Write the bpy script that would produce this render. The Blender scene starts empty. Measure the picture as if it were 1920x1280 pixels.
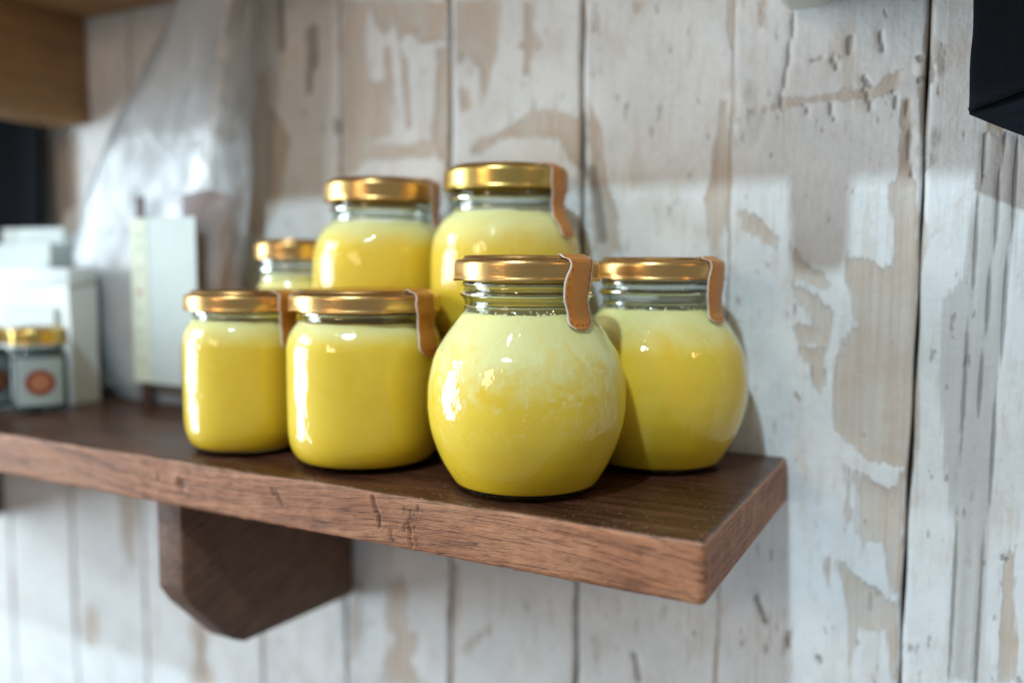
import bpy, bmesh, math, random
import numpy as np
from mathutils import Vector, Matrix, noise

# ------------------------------------------------------------------ camera, world, lights, exposure
scene = bpy.context.scene
COL = scene.collection
CAM_POS = Vector((0.08516, -0.50340, 0.10723))
CR = Vector((0.884987, 0.465584, 0.005436)); CU = Vector((-0.044809, 0.073541, 0.996285)); CF = Vector((-0.463454, 0.881943, -0.085946))
cam_data = bpy.data.cameras.new('camera'); cam = bpy.data.objects.new('camera', cam_data); COL.objects.link(cam)
cam.matrix_world = Matrix(((CR.x, CU.x, -CF.x, CAM_POS.x), (CR.y, CU.y, -CF.y, CAM_POS.y), (CR.z, CU.z, -CF.z, CAM_POS.z), (0, 0, 0, 1)))
cam_data.sensor_width = 36.0; cam_data.lens = 1609.9 / 1920 * 36
cam_data.clip_start = 0.01; cam_data.clip_end = 50
cam_data.dof.use_dof = True; cam_data.dof.focus_distance = 0.395; cam_data.dof.aperture_fstop = 2.6
cam_data.dof.aperture_blades = 0
scene.camera = cam

world = bpy.data.worlds.new('World'); scene.world = world; world.use_nodes = True
world.node_tree.nodes['Background'].inputs['Color'].default_value = (0.87, 0.945, 1.0, 1)
world.node_tree.nodes['Background'].inputs['Strength'].default_value = 0.29

def lamp(name, kind, loc, energy, color, aim=None, size=None, size_y=None, radius=None):
    d = bpy.data.lights.new(name, kind); d.energy = energy; d.color = color
    if kind == 'AREA':
        d.shape = 'RECTANGLE'; d.size = size; d.size_y = size_y
    else:
        d.shadow_soft_size = radius
    o = bpy.data.objects.new(name, d); COL.objects.link(o); o.location = loc
    if aim is not None:
        o.rotation_euler = (Vector(aim) - Vector(loc)).to_track_quat('-Z', 'Y').to_euler()
    return o
lamp('ceiling_lamp', 'POINT', (-0.06, -1.25, 1.315), 78, (0.63, 0.865, 1.0), radius=0.028)
lamp('second_ceiling_lamp', 'POINT', (-0.14, -1.02, 1.62), 9, (1.0, 0.93, 0.84), radius=0.02)
lamp('side_window_lower_pane', 'AREA', (-2.75, -1.22, -0.08), 74, (0.77, 0.91, 1.0), aim=(-0.2, -0.1, 0.03), size=1.05, size_y=1.40)
lamp('side_window_upper_pane', 'AREA', (-2.75, -1.22, 1.08), 34, (0.77, 0.91, 1.0), aim=(-0.2, -0.1, 0.12), size=1.05, size_y=0.66)
lamp('warm_wall_fill', 'POINT', (-0.45, -1.35, 0.41), 9.5, (1.0, 0.74, 0.52), radius=0.14)  # added warm fill, set low to brighten the wall beneath the upper shelf
lamp('warm_lamp', 'POINT', (0.95, -0.34, 0.66), 3.0, (1.0, 0.62, 0.30), radius=0.022)

scene.view_settings.view_transform = 'Standard'; scene.view_settings.look = 'None'
scene.view_settings.exposure = 0.0; scene.view_settings.gamma = 1.0
scene.render.engine = 'CYCLES'
scene.cycles.max_bounces = 7; scene.cycles.transparent_max_bounces = 14
scene.cycles.transmission_bounces = 5; scene.cycles.diffuse_bounces = 3; scene.cycles.glossy_bounces = 3; scene.cycles.use_denoising = True; scene.cycles.use_adaptive_sampling = True; scene.cycles.adaptive_threshold = 0.02
scene.cycles.sample_clamp_indirect = 6.0

# ------------------------------------------------------------------ helpers
random.seed(7)
def link(o, parent=None):
    COL.objects.link(o)
    if parent is not None:
        o.parent = parent
    return o
def mesh_obj(name, verts, faces, mats, parent=None, smooth=True, mat_index=None):
    me = bpy.data.meshes.new(name); me.from_pydata([tuple(v) for v in verts], [], faces); me.update()
    for m in (mats if isinstance(mats, (list, tuple)) else [mats]): me.materials.append(m)
    if mat_index is not None:
        me.polygons.foreach_set('material_index', mat_index)
    me.polygons.foreach_set('use_smooth', [smooth] * len(me.polygons)); me.update()
    return link(bpy.data.objects.new(name, me), parent)
def empty(name, loc=(0, 0, 0)):
    o = bpy.data.objects.new(name, None); o.location = loc; o.empty_display_size = 0.02; return link(o)
def tag(o, label, cat, group=None, kind=None):
    o['label'] = label; o['category'] = cat
    if group: o['group'] = group
    if kind: o['kind'] = kind
    return o
def smooth_by_angle(o, deg=40):
    me = o.data; bm = bmesh.new(); bm.from_mesh(me)
    for e in bm.edges:
        if len(e.link_faces) == 2 and e.calc_face_angle(0) > math.radians(deg): e.smooth = False
    bm.to_mesh(me); bm.free()
def resample(profile, step):
    """Catmull-Rom through (r, z) points; a point with a third item stays a sharp corner."""
    out = []
    n = len(profile)
    for i in range(n - 1):
        p1, p2 = profile[i], profile[i + 1]
        p0 = profile[i - 1] if i > 0 and len(p1) == 2 else p1
        p3 = profile[i + 2] if i + 2 < n and len(p2) == 2 else p2
        L = math.hypot(p2[0] - p1[0], p2[1] - p1[1]); k = max(1, int(L / step))
        for j in range(k):
            t = j / k; q = []
            for a in (0, 1):
                m1 = (p2[a] - p0[a]) * 0.5; m2 = (p3[a] - p1[a]) * 0.5
                q.append((2 * t**3 - 3 * t**2 + 1) * p1[a] + (t**3 - 2 * t**2 + t) * m1 + (-2 * t**3 + 3 * t**2) * p2[a] + (t**3 - t**2) * m2)
            out.append((max(q[0], 0.0), q[1]))
    out.append((profile[-1][0], profile[-1][1]))
    return out
def lathe(profile, seg=96, wobble=None):
    """verts, faces of a surface of revolution; profile in millimetres"""
    V, Fc = [], []; n = len(profile)
    for (r, z) in profile:
        for k in range(seg):
            a = 2 * math.pi * k / seg
            rr, zz = (r, z) if wobble is None else wobble(r, z, a)
            V.append((rr * math.cos(a) / 1000, rr * math.sin(a) / 1000, zz / 1000))
    for i in range(n - 1):
        for k in range(seg):
            k2 = (k + 1) % seg
            Fc.append((i * seg + k, i * seg + k2, (i + 1) * seg + k2, (i + 1) * seg + k))
    return V, Fc
def box(bm, x0, x1, y0, y1, z0, z1):
    v = [bm.verts.new((x, y, z)) for x in (x0, x1) for y in (y0, y1) for z in (z0, z1)]
    for f in ((0, 1, 3, 2), (4, 6, 7, 5), (0, 4, 5, 1), (2, 3, 7, 6), (0, 2, 6, 4), (1, 5, 7, 3)): bm.faces.new([v[i] for i in f])
def bm_obj(name, bm, mats, parent=None, smooth=True, bevel=0, segs=2):
    bmesh.ops.recalc_face_normals(bm, faces=bm.faces[:])
    if bevel: bmesh.ops.bevel(bm, geom=bm.edges[:], offset=bevel, segments=segs, affect='EDGES', profile=0.5)
    me = bpy.data.meshes.new(name); bm.to_mesh(me); bm.free()
    for m in (mats if isinstance(mats, (list, tuple)) else [mats]): me.materials.append(m)
    o = link(bpy.data.objects.new(name, me), parent)
    me.polygons.foreach_set('use_smooth', [smooth] * len(me.polygons))
    if smooth: smooth_by_angle(o)
    return o

# ------------------------------------------------------------------ materials
class NT:
    def __init__(s, name):
        s.m = bpy.data.materials.new(name); s.m.use_nodes = True; s.t = s.m.node_tree; s.t.nodes.clear()
        s.out = s.t.nodes.new('ShaderNodeOutputMaterial')
    def n(s, kind, **kw):
        nd = s.t.nodes.new('ShaderNode' + kind)
        for k, v in kw.items():
            if k.startswith('i_'):
                nd.inputs[k[2:].replace('_', ' ')].default_value = v
            else: setattr(nd, k, v)
        return nd
    def l(s, a, b): s.t.links.new(a, b)
    def setin(s, sock, v):
        if isinstance(v, bpy.types.NodeSocket): s.l(v, sock)
        else: sock.default_value = v
    def math(s, op, a, b=None, c=None, clamp=False):
        nd = s.n('Math', operation=op, use_clamp=clamp)
        for i, v in enumerate((a, b, c)):
            if v is not None: s.setin(nd.inputs[i], v)
        return nd.outputs[0]
    def mix(s, fac, a, b, blend='MIX'):
        nd = s.n('Mix', data_type='RGBA', blend_type=blend)
        s.setin(nd.inputs[0], fac); s.setin(nd.inputs[6], a); s.setin(nd.inputs[7], b)
        return nd.outputs[2]
    def step(s, v, lo, hi):
        nd = s.n('MapRange', interpolation_type='SMOOTHSTEP'); s.setin(nd.inputs[0], v)
        nd.inputs[1].default_value = lo; nd.inputs[2].default_value = hi
        return nd.outputs[0]
    def coord(s, scale=(1, 1, 1), which='Object', rot=(0, 0, 0), loc=(0, 0, 0)):
        tc = s.n('TexCoord'); mp = s.n('Mapping'); mp.inputs['Scale'].default_value = scale
        mp.inputs['Rotation'].default_value = rot; mp.inputs['Location'].default_value = loc
        s.l(tc.outputs[which], mp.inputs['Vector']); return mp.outputs[0]
    def noise(s, vec, scale=1.0, detail=5.0, rough=0.55, dist=0.0, w=None):
        nd = s.n('TexNoise', noise_dimensions='4D' if w is not None else '3D')
        s.l(vec, nd.inputs['Vector'])
        nd.inputs['Scale'].default_value = scale; nd.inputs['Detail'].default_value = detail
        nd.inputs['Roughness'].default_value = rough; nd.inputs['Distortion'].default_value = dist
        if w is not None: s.setin(nd.inputs['W'], w)
        return nd.outputs[0]
    def bump(s, h, dist, strength=1.0, normal=None):
        nd = s.n('Bump'); s.l(h, nd.inputs['Height']); nd.inputs['Distance'].default_value = dist; nd.inputs['Strength'].default_value = strength
        if normal is not None: s.l(normal, nd.inputs['Normal'])
        return nd.outputs[0]
    def attr(s, name):
        nd = s.n('Attribute', attribute_name=name); return nd.outputs['Fac']
    def principled(s, color, rough=0.5, normal=None, **kw):
        b = s.n('BsdfPrincipled'); s.setin(b.inputs['Base Color'], color); s.setin(b.inputs['Roughness'], rough)
        if normal is not None: s.l(normal, b.inputs['Normal'])
        for k, v in kw.items(): s.setin(b.inputs[k.replace('_', ' ')], v)
        s.l(b.outputs[0], s.out.inputs['Surface']); return b

def C4(r, g, b): return (r, g, b, 1)

def mat_plank():
    t = NT('peeling_white_paint_on_wood')
    rnd = t.n('ObjectInfo').outputs['Random']; w = t.math('MULTIPLY', rnd, 37.0)
    big = t.coord((1, 1, 1))
    n1 = t.noise(t.coord((75, 75, 30)), 1.0, 7, 0.62, 0.4, w)
    n2 = t.noise(t.coord((420, 420, 90)), 1.0, 4, 0.6, 0, w)
    n3 = t.noise(big, 26, 5, 0.6, 0, w)
    grain = t.noise(t.coord((620, 620, 9)), 1.0, 6, 0.6, 0.3, w)
    fib = t.noise(t.coord((1900, 1900, 40)), 1.0, 3, 0.6, 0, w)
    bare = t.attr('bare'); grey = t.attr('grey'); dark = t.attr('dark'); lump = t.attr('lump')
    v = t.math('ADD', bare, t.math('MULTIPLY', t.math('SUBTRACT', n1, 0.5), 1.5))
    v = t.math('ADD', v, t.math('MULTIPLY', t.math('SUBTRACT', grain, 0.5), 2.1))
    v = t.math('ADD', v, t.math('MULTIPLY', t.math('SUBTRACT', n2, 0.5), 1.1))
    mask = t.math('MULTIPLY', t.step(v, -0.10, 0.24), 0.86)
    # small random flecks where the paint has chipped
    fl = t.noise(t.coord((240, 240, 75)), 1.0, 3, 0.55, 0, t.math('ADD', w, 9.0))
    fleck = t.step(t.math('ADD', fl, t.math('MULTIPLY', n3, 0.25)), 0.775, 0.83)
    # a thin white wash still lies in the grain of the bare wood
    wash = t.math('MULTIPLY', t.step(t.math('ADD', grain, t.math('MULTIPLY', n3, 0.6)), 0.66, 0.95), 0.8)
    wood = t.mix(grain, C4(0.48, 0.345, 0.245), C4(0.70, 0.56, 0.45))
    wood = t.mix(t.math('MULTIPLY', fib, 0.5), wood, C4(0.44, 0.33, 0.235))
    wood = t.mix(wash, wood, C4(0.62, 0.585, 0.53))
    paint = t.mix(t.step(n3, 0.35, 0.7), C4(0.82, 0.825, 0.82), C4(0.72, 0.725, 0.72))
    paint = t.mix(t.math('MULTIPLY', t.step(n2, 0.52, 0.75), 0.38), paint, C4(0.50, 0.50, 0.49))
    paint = t.mix(t.math('MULTIPLY', t.step(t.math('ADD', n1, t.math('MULTIPLY', grain, 0.6)), 0.80, 1.02), 0.6), paint, C4(0.62, 0.54, 0.46))
    greyc = t.mix(grain, C4(0.40, 0.385, 0.37), C4(0.66, 0.64, 0.61))
    gm = t.step(t.math('ADD', grey, t.math('MULTIPLY', t.math('SUBTRACT', grain, 0.5), 1.6)), -0.05, 0.25)
    col = t.mix(mask, paint, wood)
    col = t.mix(t.math('MULTIPLY', gm, 0.8), col, greyc)
    col = t.mix(t.math('MULTIPLY', fleck, 0.65), col, C4(0.33, 0.27, 0.22))
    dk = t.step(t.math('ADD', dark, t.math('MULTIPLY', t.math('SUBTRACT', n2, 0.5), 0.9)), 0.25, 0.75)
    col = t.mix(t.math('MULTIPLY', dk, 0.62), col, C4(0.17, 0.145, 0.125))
    h = t.math('MULTIPLY', t.math('SUBTRACT', 1.0, t.math('MAXIMUM', mask, fleck)), 0.55)
    h = t.math('ADD', h, t.math('MULTIPLY', grain, 0.32))
    h = t.math('ADD', h, t.math('MULTIPLY', t.noise(big, 210, 6, 0.7, 0, w), 0.85))
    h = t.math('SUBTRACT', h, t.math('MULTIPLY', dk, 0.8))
    h = t.math('ADD', h, t.math('MULTIPLY', lump, t.math('MULTIPLY', n2, 1.5)))
    nm = t.bump(h, 0.0009, 0.9)
    t.principled(col, t.math('ADD', 0.52, t.math('MULTIPLY', mask, 0.2)), nm)
    return t.m

def mat_shelf(kind):
    t = NT('shelf_wood_' + kind)
    if kind == 'top':
        g = t.step(t.noise(t.coord((9, 210, 210)), 1.0, 7, 0.65, 0.6), 0.33, 0.68)
        fine = t.noise(t.coord((40, 1500, 1500)), 1.0, 4, 0.6)
        big = t.noise(t.coord((14, 40, 40)), 1.0, 4, 0.6)
        col = t.mix(g, C4(0.020, 0.006, 0.003), C4(0.092, 0.031, 0.014))
        col = t.mix(t.math('MULTIPLY', t.step(fine, 0.5, 0.75), 0.5), col, C4(0.19, 0.078, 0.042))
        col = t.mix(t.math('MULTIPLY', t.step(big, 0.52, 0.72), 0.5), col, C4(0.15, 0.060, 0.034))
        edge = t.attr('edge')     # rubbed-through varnish along the arris
        col = t.mix(t.step(t.math('ADD', edge, t.math('MULTIPLY', t.math('SUBTRACT', big, 0.5), 0.9)), 0.45, 1.0), col, C4(0.40, 0.215, 0.13))
        sp = t.noise(t.coord((600, 600, 600)), 1.0, 2, 0.5)
        col = t.mix(t.math('MULTIPLY', t.step(sp, 0.64, 0.74), 0.7), col, C4(0.40, 0.33, 0.26))
        h = t.math('ADD', t.math('MULTIPLY', g, 0.5), t.math('MULTIPLY', fine, 0.6))
        rough = t.math('ADD', 0.14, t.math('MULTIPLY', big, 0.42))
        pb = t.principled(col, rough, t.bump(h, 0.00022, 0.6)); pb.inputs['Specular IOR Level'].default_value = 0.35
    else:
        # curved grain: the growth rings bend upwards along the board
        tc = t.n('TexCoord'); sep = t.n('SeparateXYZ'); t.l(tc.outputs['Object'], sep.inputs[0])
        x, y, z = sep.outputs
        if kind == 'bracket':
            along, across, other = y, z, x
            tilt = t.math('MULTIPLY', along, -0.35)
        else:
            along, across, other = x, z, y
            s1 = t.n('Math', operation='SINE'); t.l(t.math('MULTIPLY', x, 17.0), s1.inputs[0])
            tilt = t.math('MULTIPLY', s1.outputs[0], 0.006)
        ac = t.math('ADD', across, tilt)
        cb = t.n('CombineXYZ'); t.l(t.math('MULTIPLY', along, 9.0), cb.inputs[0]); t.l(t.math('MULTIPLY', ac, 420.0), cb.inputs[1]); t.l(t.math('MULTIPLY', other, 9.0 if kind != 'bracket' else 400.0), cb.inputs[2])
        g = t.noise(cb.outputs[0], 1.0, 7, 0.62, 0.7)
        cb2 = t.n('CombineXYZ'); t.l(t.math('MULTIPLY', along, 70.0), cb2.inputs[0]); t.l(t.math('MULTIPLY', ac, 1900.0), cb2.inputs[1]); t.l(t.math('MULTIPLY', other, 300.0), cb2.inputs[2])
        fine = t.noise(cb2.outputs[0], 1.0, 4, 0.6, 0.2)
        big = t.noise(t.coord((22, 60, 60)), 1.0, 4, 0.6)
        pit = t.noise(t.coord((500, 900, 1500)), 1.0, 3, 0.6)
        c0, c1, c2 = {'front': ((0.17, 0.056, 0.023), (0.45, 0.178, 0.078), (0.47, 0.21, 0.105)),
                      'bracket': ((0.055, 0.021, 0.010), (0.21, 0.095, 0.048), (0.18, 0.085, 0.046)),
                      'pine': ((0.27, 0.13, 0.05), (0.46, 0.25, 0.105), (0.40, 0.215, 0.09))}[kind]
        col = t.mix(t.step(g, 0.3, 0.72), C4(*c0), C4(*c1))
        col = t.mix(t.math('MULTIPLY', t.step(big, 0.42, 0.7), 0.75), col, C4(*c2))
        dk = t.step(fine, 0.56, 0.70)
        col = t.mix(t.math('MULTIPLY', dk, 0.85), col, C4(c0[0] * 0.42, c0[1] * 0.38, c0[2] * 0.36))
        col = t.mix(t.math('MULTIPLY', t.step(pit, 0.60, 0.72), 0.5), col, C4(c0[0] * 0.5, c0[1] * 0.45, c0[2] * 0.45))
        gr = t.noise(t.coord((9, 30, 30), loc=(3.3, 0, 0)), 1.0, 3, 0.5)
        col = t.mix(t.math('MULTIPLY', t.step(gr, 0.52, 0.72), 0.45), col, C4(c1[0] * 0.80, c1[1] * 0.90, c1[2] * 1.05))
        dent = t.attr('dent')
        col = t.mix(t.math('MULTIPLY', dent, 0.75), col, C4(c0[0] * 0.4, c0[1] * 0.4, c0[2] * 0.4))
        h = t.math('SUBTRACT', t.math('ADD', t.math('MULTIPLY', g, 0.5), t.math('MULTIPLY', pit, 0.5)), t.math('MULTIPLY', dk, 0.6))
        t.principled(col, 0.62, t.bump(h, 0.0008, 0.9))
    return t.m

def thin_glass(name, edge_tint, wobble):
    """thin clear glass wall: Fresnel reflection over a see-through, faintly green body"""
    t = NT(name)
    wob = t.bump(t.noise(t.coord((75, 75, 45)), 1.0, 3, 0.5), 0.0018, wobble)
    lw = t.n('LayerWeight'); lw.inputs['Blend'].default_value = 0.5; t.l(wob, lw.inputs['Normal'])
    f = lw.outputs['Facing']
    fac = t.math('ADD', 0.045, t.math('MULTIPLY', t.math('POWER', f, 5.0), 0.9))
    tr = t.n('BsdfTransparent'); t.l(t.mix(t.math('POWER', f, 2.2), C4(0.97, 0.985, 0.975), C4(*edge_tint)), tr.inputs[0])
    gl = t.n('BsdfGlossy'); gl.inputs['Roughness'].default_value = 0.025; gl.inputs['Color'].default_value = C4(1, 1, 1)
    t.l(wob, gl.inputs['Normal'])
    mx = t.n('MixShader'); t.l(fac, mx.inputs[0]); t.l(tr.outputs[0], mx.inputs[1]); t.l(gl.outputs[0], mx.inputs[2])
    t.l(mx.outputs[0], t.out.inputs['Surface']); return t.m
def mat_glass():
    t = NT('jar_glass_thick')
    g = t.n('BsdfGlass'); g.inputs['IOR'].default_value = 1.48; g.inputs['Roughness'].default_value = 0.01; g.inputs['Color'].default_value = C4(0.95, 0.98, 0.96)
    t.l(t.bump(t.noise(t.coord((90, 90, 160)), 1.0, 2, 0.5), 0.001, 0.5), g.inputs['Normal'])
    t.l(g.outputs[0], t.out.inputs['Surface']); return t.m

def mat_ghee(name, fill, froth, ragged, seed):
    """granular clarified butter: deep yellow below, pale frothy band under the fill line (metres, object space)"""
    t = NT(name)
    tc = t.n('TexCoord'); sep = t.n('SeparateXYZ'); t.l(tc.outputs['Object'], sep.inputs[0]); z = sep.outputs[2]
    n1 = t.noise(t.coord((38, 38, 48), loc=(seed, seed * 2, 0)), 1.0, 6, 0.62, 1.2)
    n2 = t.noise(t.coord((150, 150, 120), loc=(seed, 0, 0)), 1.0, 5, 0.65, 0.8)
    n3 = t.noise(t.coord((900, 900, 900)), 1.0, 3, 0.6)
    curd = t.noise(t.coord((110, 110, 70), loc=(0, seed, 0)), 1.0, 4, 0.6, 2.2)
    d = t.math('DIVIDE', t.math('SUBTRACT', fill - froth, z), max(froth, 0.004))      # 0 at froth line, +below
    v = t.math('ADD', t.math('MULTIPLY', d, -1.0), t.math('MULTIPLY', t.math('SUBTRACT', n1, 0.5), 2.1 * ragged))
    v = t.math('ADD', v, t.math('MULTIPLY', t.math('SUBTRACT', n2, 0.5), 0.75 * ragged))
    pale = t.step(v, -0.60 - 0.3 * (1 - ragged), 0.60 + 0.5 * (1 - ragged))
    yel = t.mix(n1, C4(0.81, 0.475, 0.008), C4(0.88, 0.66, 0.075))
    deep = t.step(t.math('DIVIDE', z, fill), 0.0, 0.45)
    yel = t.mix(deep, C4(0.80, 0.50, 0.012), yel)
    cream = t.mix(n2, C4(0.80, 0.70, 0.25), C4(0.84, 0.78, 0.42))
    col = t.mix(pale, yel, cream)
    if ragged > 0.6:
        streak = t.math('MULTIPLY', t.step(curd, 0.54, 0.64), t.step(z, fill * 0.22, fill * 0.60))
        col = t.mix(t.math('MULTIPLY', streak, 0.42), col, C4(0.86, 0.79, 0.42))
    col = t.mix(t.math('MULTIPLY', t.step(n3, 0.5, 0.7), 0.2), col, C4(0.76, 0.62, 0.13))
    b = t.principled(col, 0.5, t.bump(n3, 0.0003, 0.4))
    b.inputs['Subsurface Weight'].default_value = 0.35; b.inputs['Subsurface Radius'].default_value = (1.0, 0.75, 0.25)
    b.inputs['Subsurface Scale'].default_value = 0.005; b.inputs['Specular IOR Level'].default_value = 0.2
    return t.m

def mat_metal(name, col, rough=0.28, var=0.1):
    t = NT(name)
    n = t.noise(t.coord((450, 450, 450)), 1.0, 3, 0.6); s = t.noise(t.coord((40, 40, 60)), 1.0, 4, 0.6)
    c = t.mix(s, C4(*col), C4(col[0] * 0.86, col[1] * 0.80, col[2] * 0.72))
    scr = t.step(t.noise(t.coord((90, 90, 2600), rot=(0.5, 0.3, 0)), 1.0, 2, 0.5), 0.63, 0.70)      # fine handling scratches
    r = t.math('ADD', rough, t.math('MULTIPLY', t.math('SUBTRACT', s, 0.5), var))
    t.principled(c, t.math('ADD', r, t.math('MULTIPLY', scr, 0.12)), t.bump(t.math('ADD', n, t.math('MULTIPLY', s, 2.0)), 0.00014, 0.6), Metallic=1.0)
    return t.m
def mat_plain(name, col, rough=0.6, var=0.12, scale=60, bumpd=0.0003, **kw):
    t = NT(name)
    n = t.noise(t.coord((scale, scale, scale)), 1.0, 5, 0.6)
    c = t.mix(n, C4(*[x * (1 - var) for x in col]), C4(*[min(1, x * (1 + var)) for x in col]))
    t.principled(c, rough, t.bump(t.noise(t.coord((900, 900, 900)), 1.0, 3, 0.6), bumpd, 0.5), **kw)
    return t.m
def mat_cloth():
    t = NT('navy_twill')
    wv = t.n('TexWave', wave_type='BANDS', bands_direction='X'); t.l(t.coord((1, 1, 1), rot=(0, math.radians(48), 0)), wv.inputs['Vector'])
    wv.inputs['Scale'].default_value = 330; wv.inputs['Distortion'].default_value = 0.6; wv.inputs['Detail'].default_value = 2; wv.inputs['Detail Scale'].default_value = 3
    n = t.noise(t.coord((1400, 1400, 1400)), 1.0, 3, 0.6)
    f = t.math('MULTIPLY', wv.outputs['Fac'], t.math('ADD', 0.5, n))
    col = t.mix(f, C4(0.0012, 0.0018, 0.003), C4(0.0075, 0.012, 0.020))
    lint = t.step(t.noise(t.coord((1700, 1700, 700)), 1.0, 2, 0.5), 0.72, 0.78)
    col = t.mix(t.math('MULTIPLY', lint, 0.4), col, C4(0.05, 0.07, 0.09))
    b = t.principled(col, 0.9, t.bump(t.math('ADD', f, t.math('MULTIPLY', n, 0.4)), 0.0005, 0.9))
    b.inputs['Specular IOR Level'].default_value = 0.2
    b.inputs['Sheen Weight'].default_value = 0.01
    return t.m
def mat_bag():
    t = NT('clear_crinkled_cellophane')
    n = t.noise(t.coord((24, 24, 20)), 1.0, 4, 0.55, 0.6)
    nm = t.bump(n, 0.004, 0.6)
    gl = t.n('BsdfGlossy'); gl.inputs['Roughness'].default_value = 0.32; t.l(nm, gl.inputs['Normal'])
    tl = t.n('BsdfTranslucent'); tl.inputs[0].default_value = C4(0.85, 0.87, 0.88)
    df = t.n('BsdfDiffuse'); df.inputs[0].default_value = C4(0.88, 0.90, 0.91)
    tr = t.n('BsdfTransparent'); tr.inputs[0].default_value = C4(0.97, 0.97, 0.97)
    a = t.n('MixShader'); a.inputs[0].default_value = 0.5; t.l(tl.outputs[0], a.inputs[1]); t.l(df.outputs[0], a.inputs[2])
    b = t.n('MixShader'); t.l(t.math('ADD', 0.34, t.math('MULTIPLY', n, 0.36)), b.inputs[0]); t.l(tr.outputs[0], b.inputs[1]); t.l(a.outputs[0], b.inputs[2])
    fr = t.n('Fresnel'); fr.inputs['IOR'].default_value = 1.5; t.l(nm, fr.inputs['Normal'])
    c = t.n('MixShader'); t.l(fr.outputs[0], c.inputs[0]); t.l(b.outputs[0], c.inputs[1]); t.l(gl.outputs[0], c.inputs[2])
    t.l(c.outputs[0], t.out.inputs['Surface']); return t.m

M = dict(
    plank=mat_plank(), backing=mat_plain('dark_gap_backing', (0.05, 0.04, 0.033), 0.9),
    top=mat_shelf('top'), front=mat_shelf('front'), bracket=mat_shelf('bracket'), pine=mat_shelf('pine'),
    wall_glass=thin_glass('jar_glass_wall', (0.93, 0.97, 0.94), 0.75), neck_glass=thin_glass('jar_glass_neck', (0.42, 0.52, 0.45), 0.3), glass=mat_glass(),
    copper=mat_metal('copper_gold_lacquer', (0.72, 0.445, 0.17), 0.30, 0.16), gold=mat_metal('yellow_gold_lacquer', (0.70, 0.49, 0.15), 0.30, 0.14),
    copper_dark=mat_metal('copper_lid_panel', (0.50, 0.25, 0.10), 0.4),
    paper=mat_plain('orange_tan_paper', (0.53, 0.19, 0.022), 0.34, 0.22, 110, 0.0008), paper_edge=mat_plain('white_paper_edge', (0.80, 0.74, 0.68), 0.7),
    stitch=mat_plain('red_brown_print', (0.30, 0.055, 0.018), 0.6),
    white_card=mat_plain('white_card', (0.66, 0.70, 0.69), 0.55, 0.06), card_print=mat_plain('faint_grey_print', (0.60, 0.64, 0.62), 0.6, 0.08), bag_paper=mat_plain('white_tissue', (0.86, 0.88, 0.88), 0.6, 0.05), froth=mat_plain('pale_froth', (0.86, 0.82, 0.58), 0.3, 0.1), cream=mat_plain('cream_paper', (0.80, 0.80, 0.67), 0.6, 0.05),
    cream2=mat_plain('pale_green_paper', (0.56, 0.60, 0.57), 0.6, 0.08), terracotta=mat_plain('red_brown_filling', (0.55, 0.125, 0.065), 0.7, 0.15),
    ribbon=mat_plain('dark_brown_ribbon', (0.06, 0.025, 0.02), 0.6), yellow_print=mat_plain('pale_yellow_band', (0.64, 0.66, 0.51), 0.6, 0.05),
    grey_print=mat_plain('grey_green_print', (0.52, 0.55, 0.42), 0.6), red_print=mat_plain('faded_red_print', (0.60, 0.25, 0.18), 0.6),
    dark_fill=mat_plain('dark_teal_filling', (0.020, 0.035, 0.035), 0.5), label_grey=mat_plain('grey_green_label', (0.34, 0.39, 0.375), 0.5, 0.08),
    emblem_red=mat_plain('dark_red_ring', (0.22, 0.035, 0.02), 0.5), emblem_orange=mat_plain('orange_brown_disc', (0.42, 0.16, 0.07), 0.5),
    cloth=mat_cloth(), black=mat_plain('black_cloth', (0.004, 0.005, 0.007), 0.95, Specular_IOR_Level=0.05), grey_paint=mat_plain('grey_white_paint', (0.62, 0.62, 0.60), 0.5, 0.08),
    bag=mat_bag())
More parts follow.
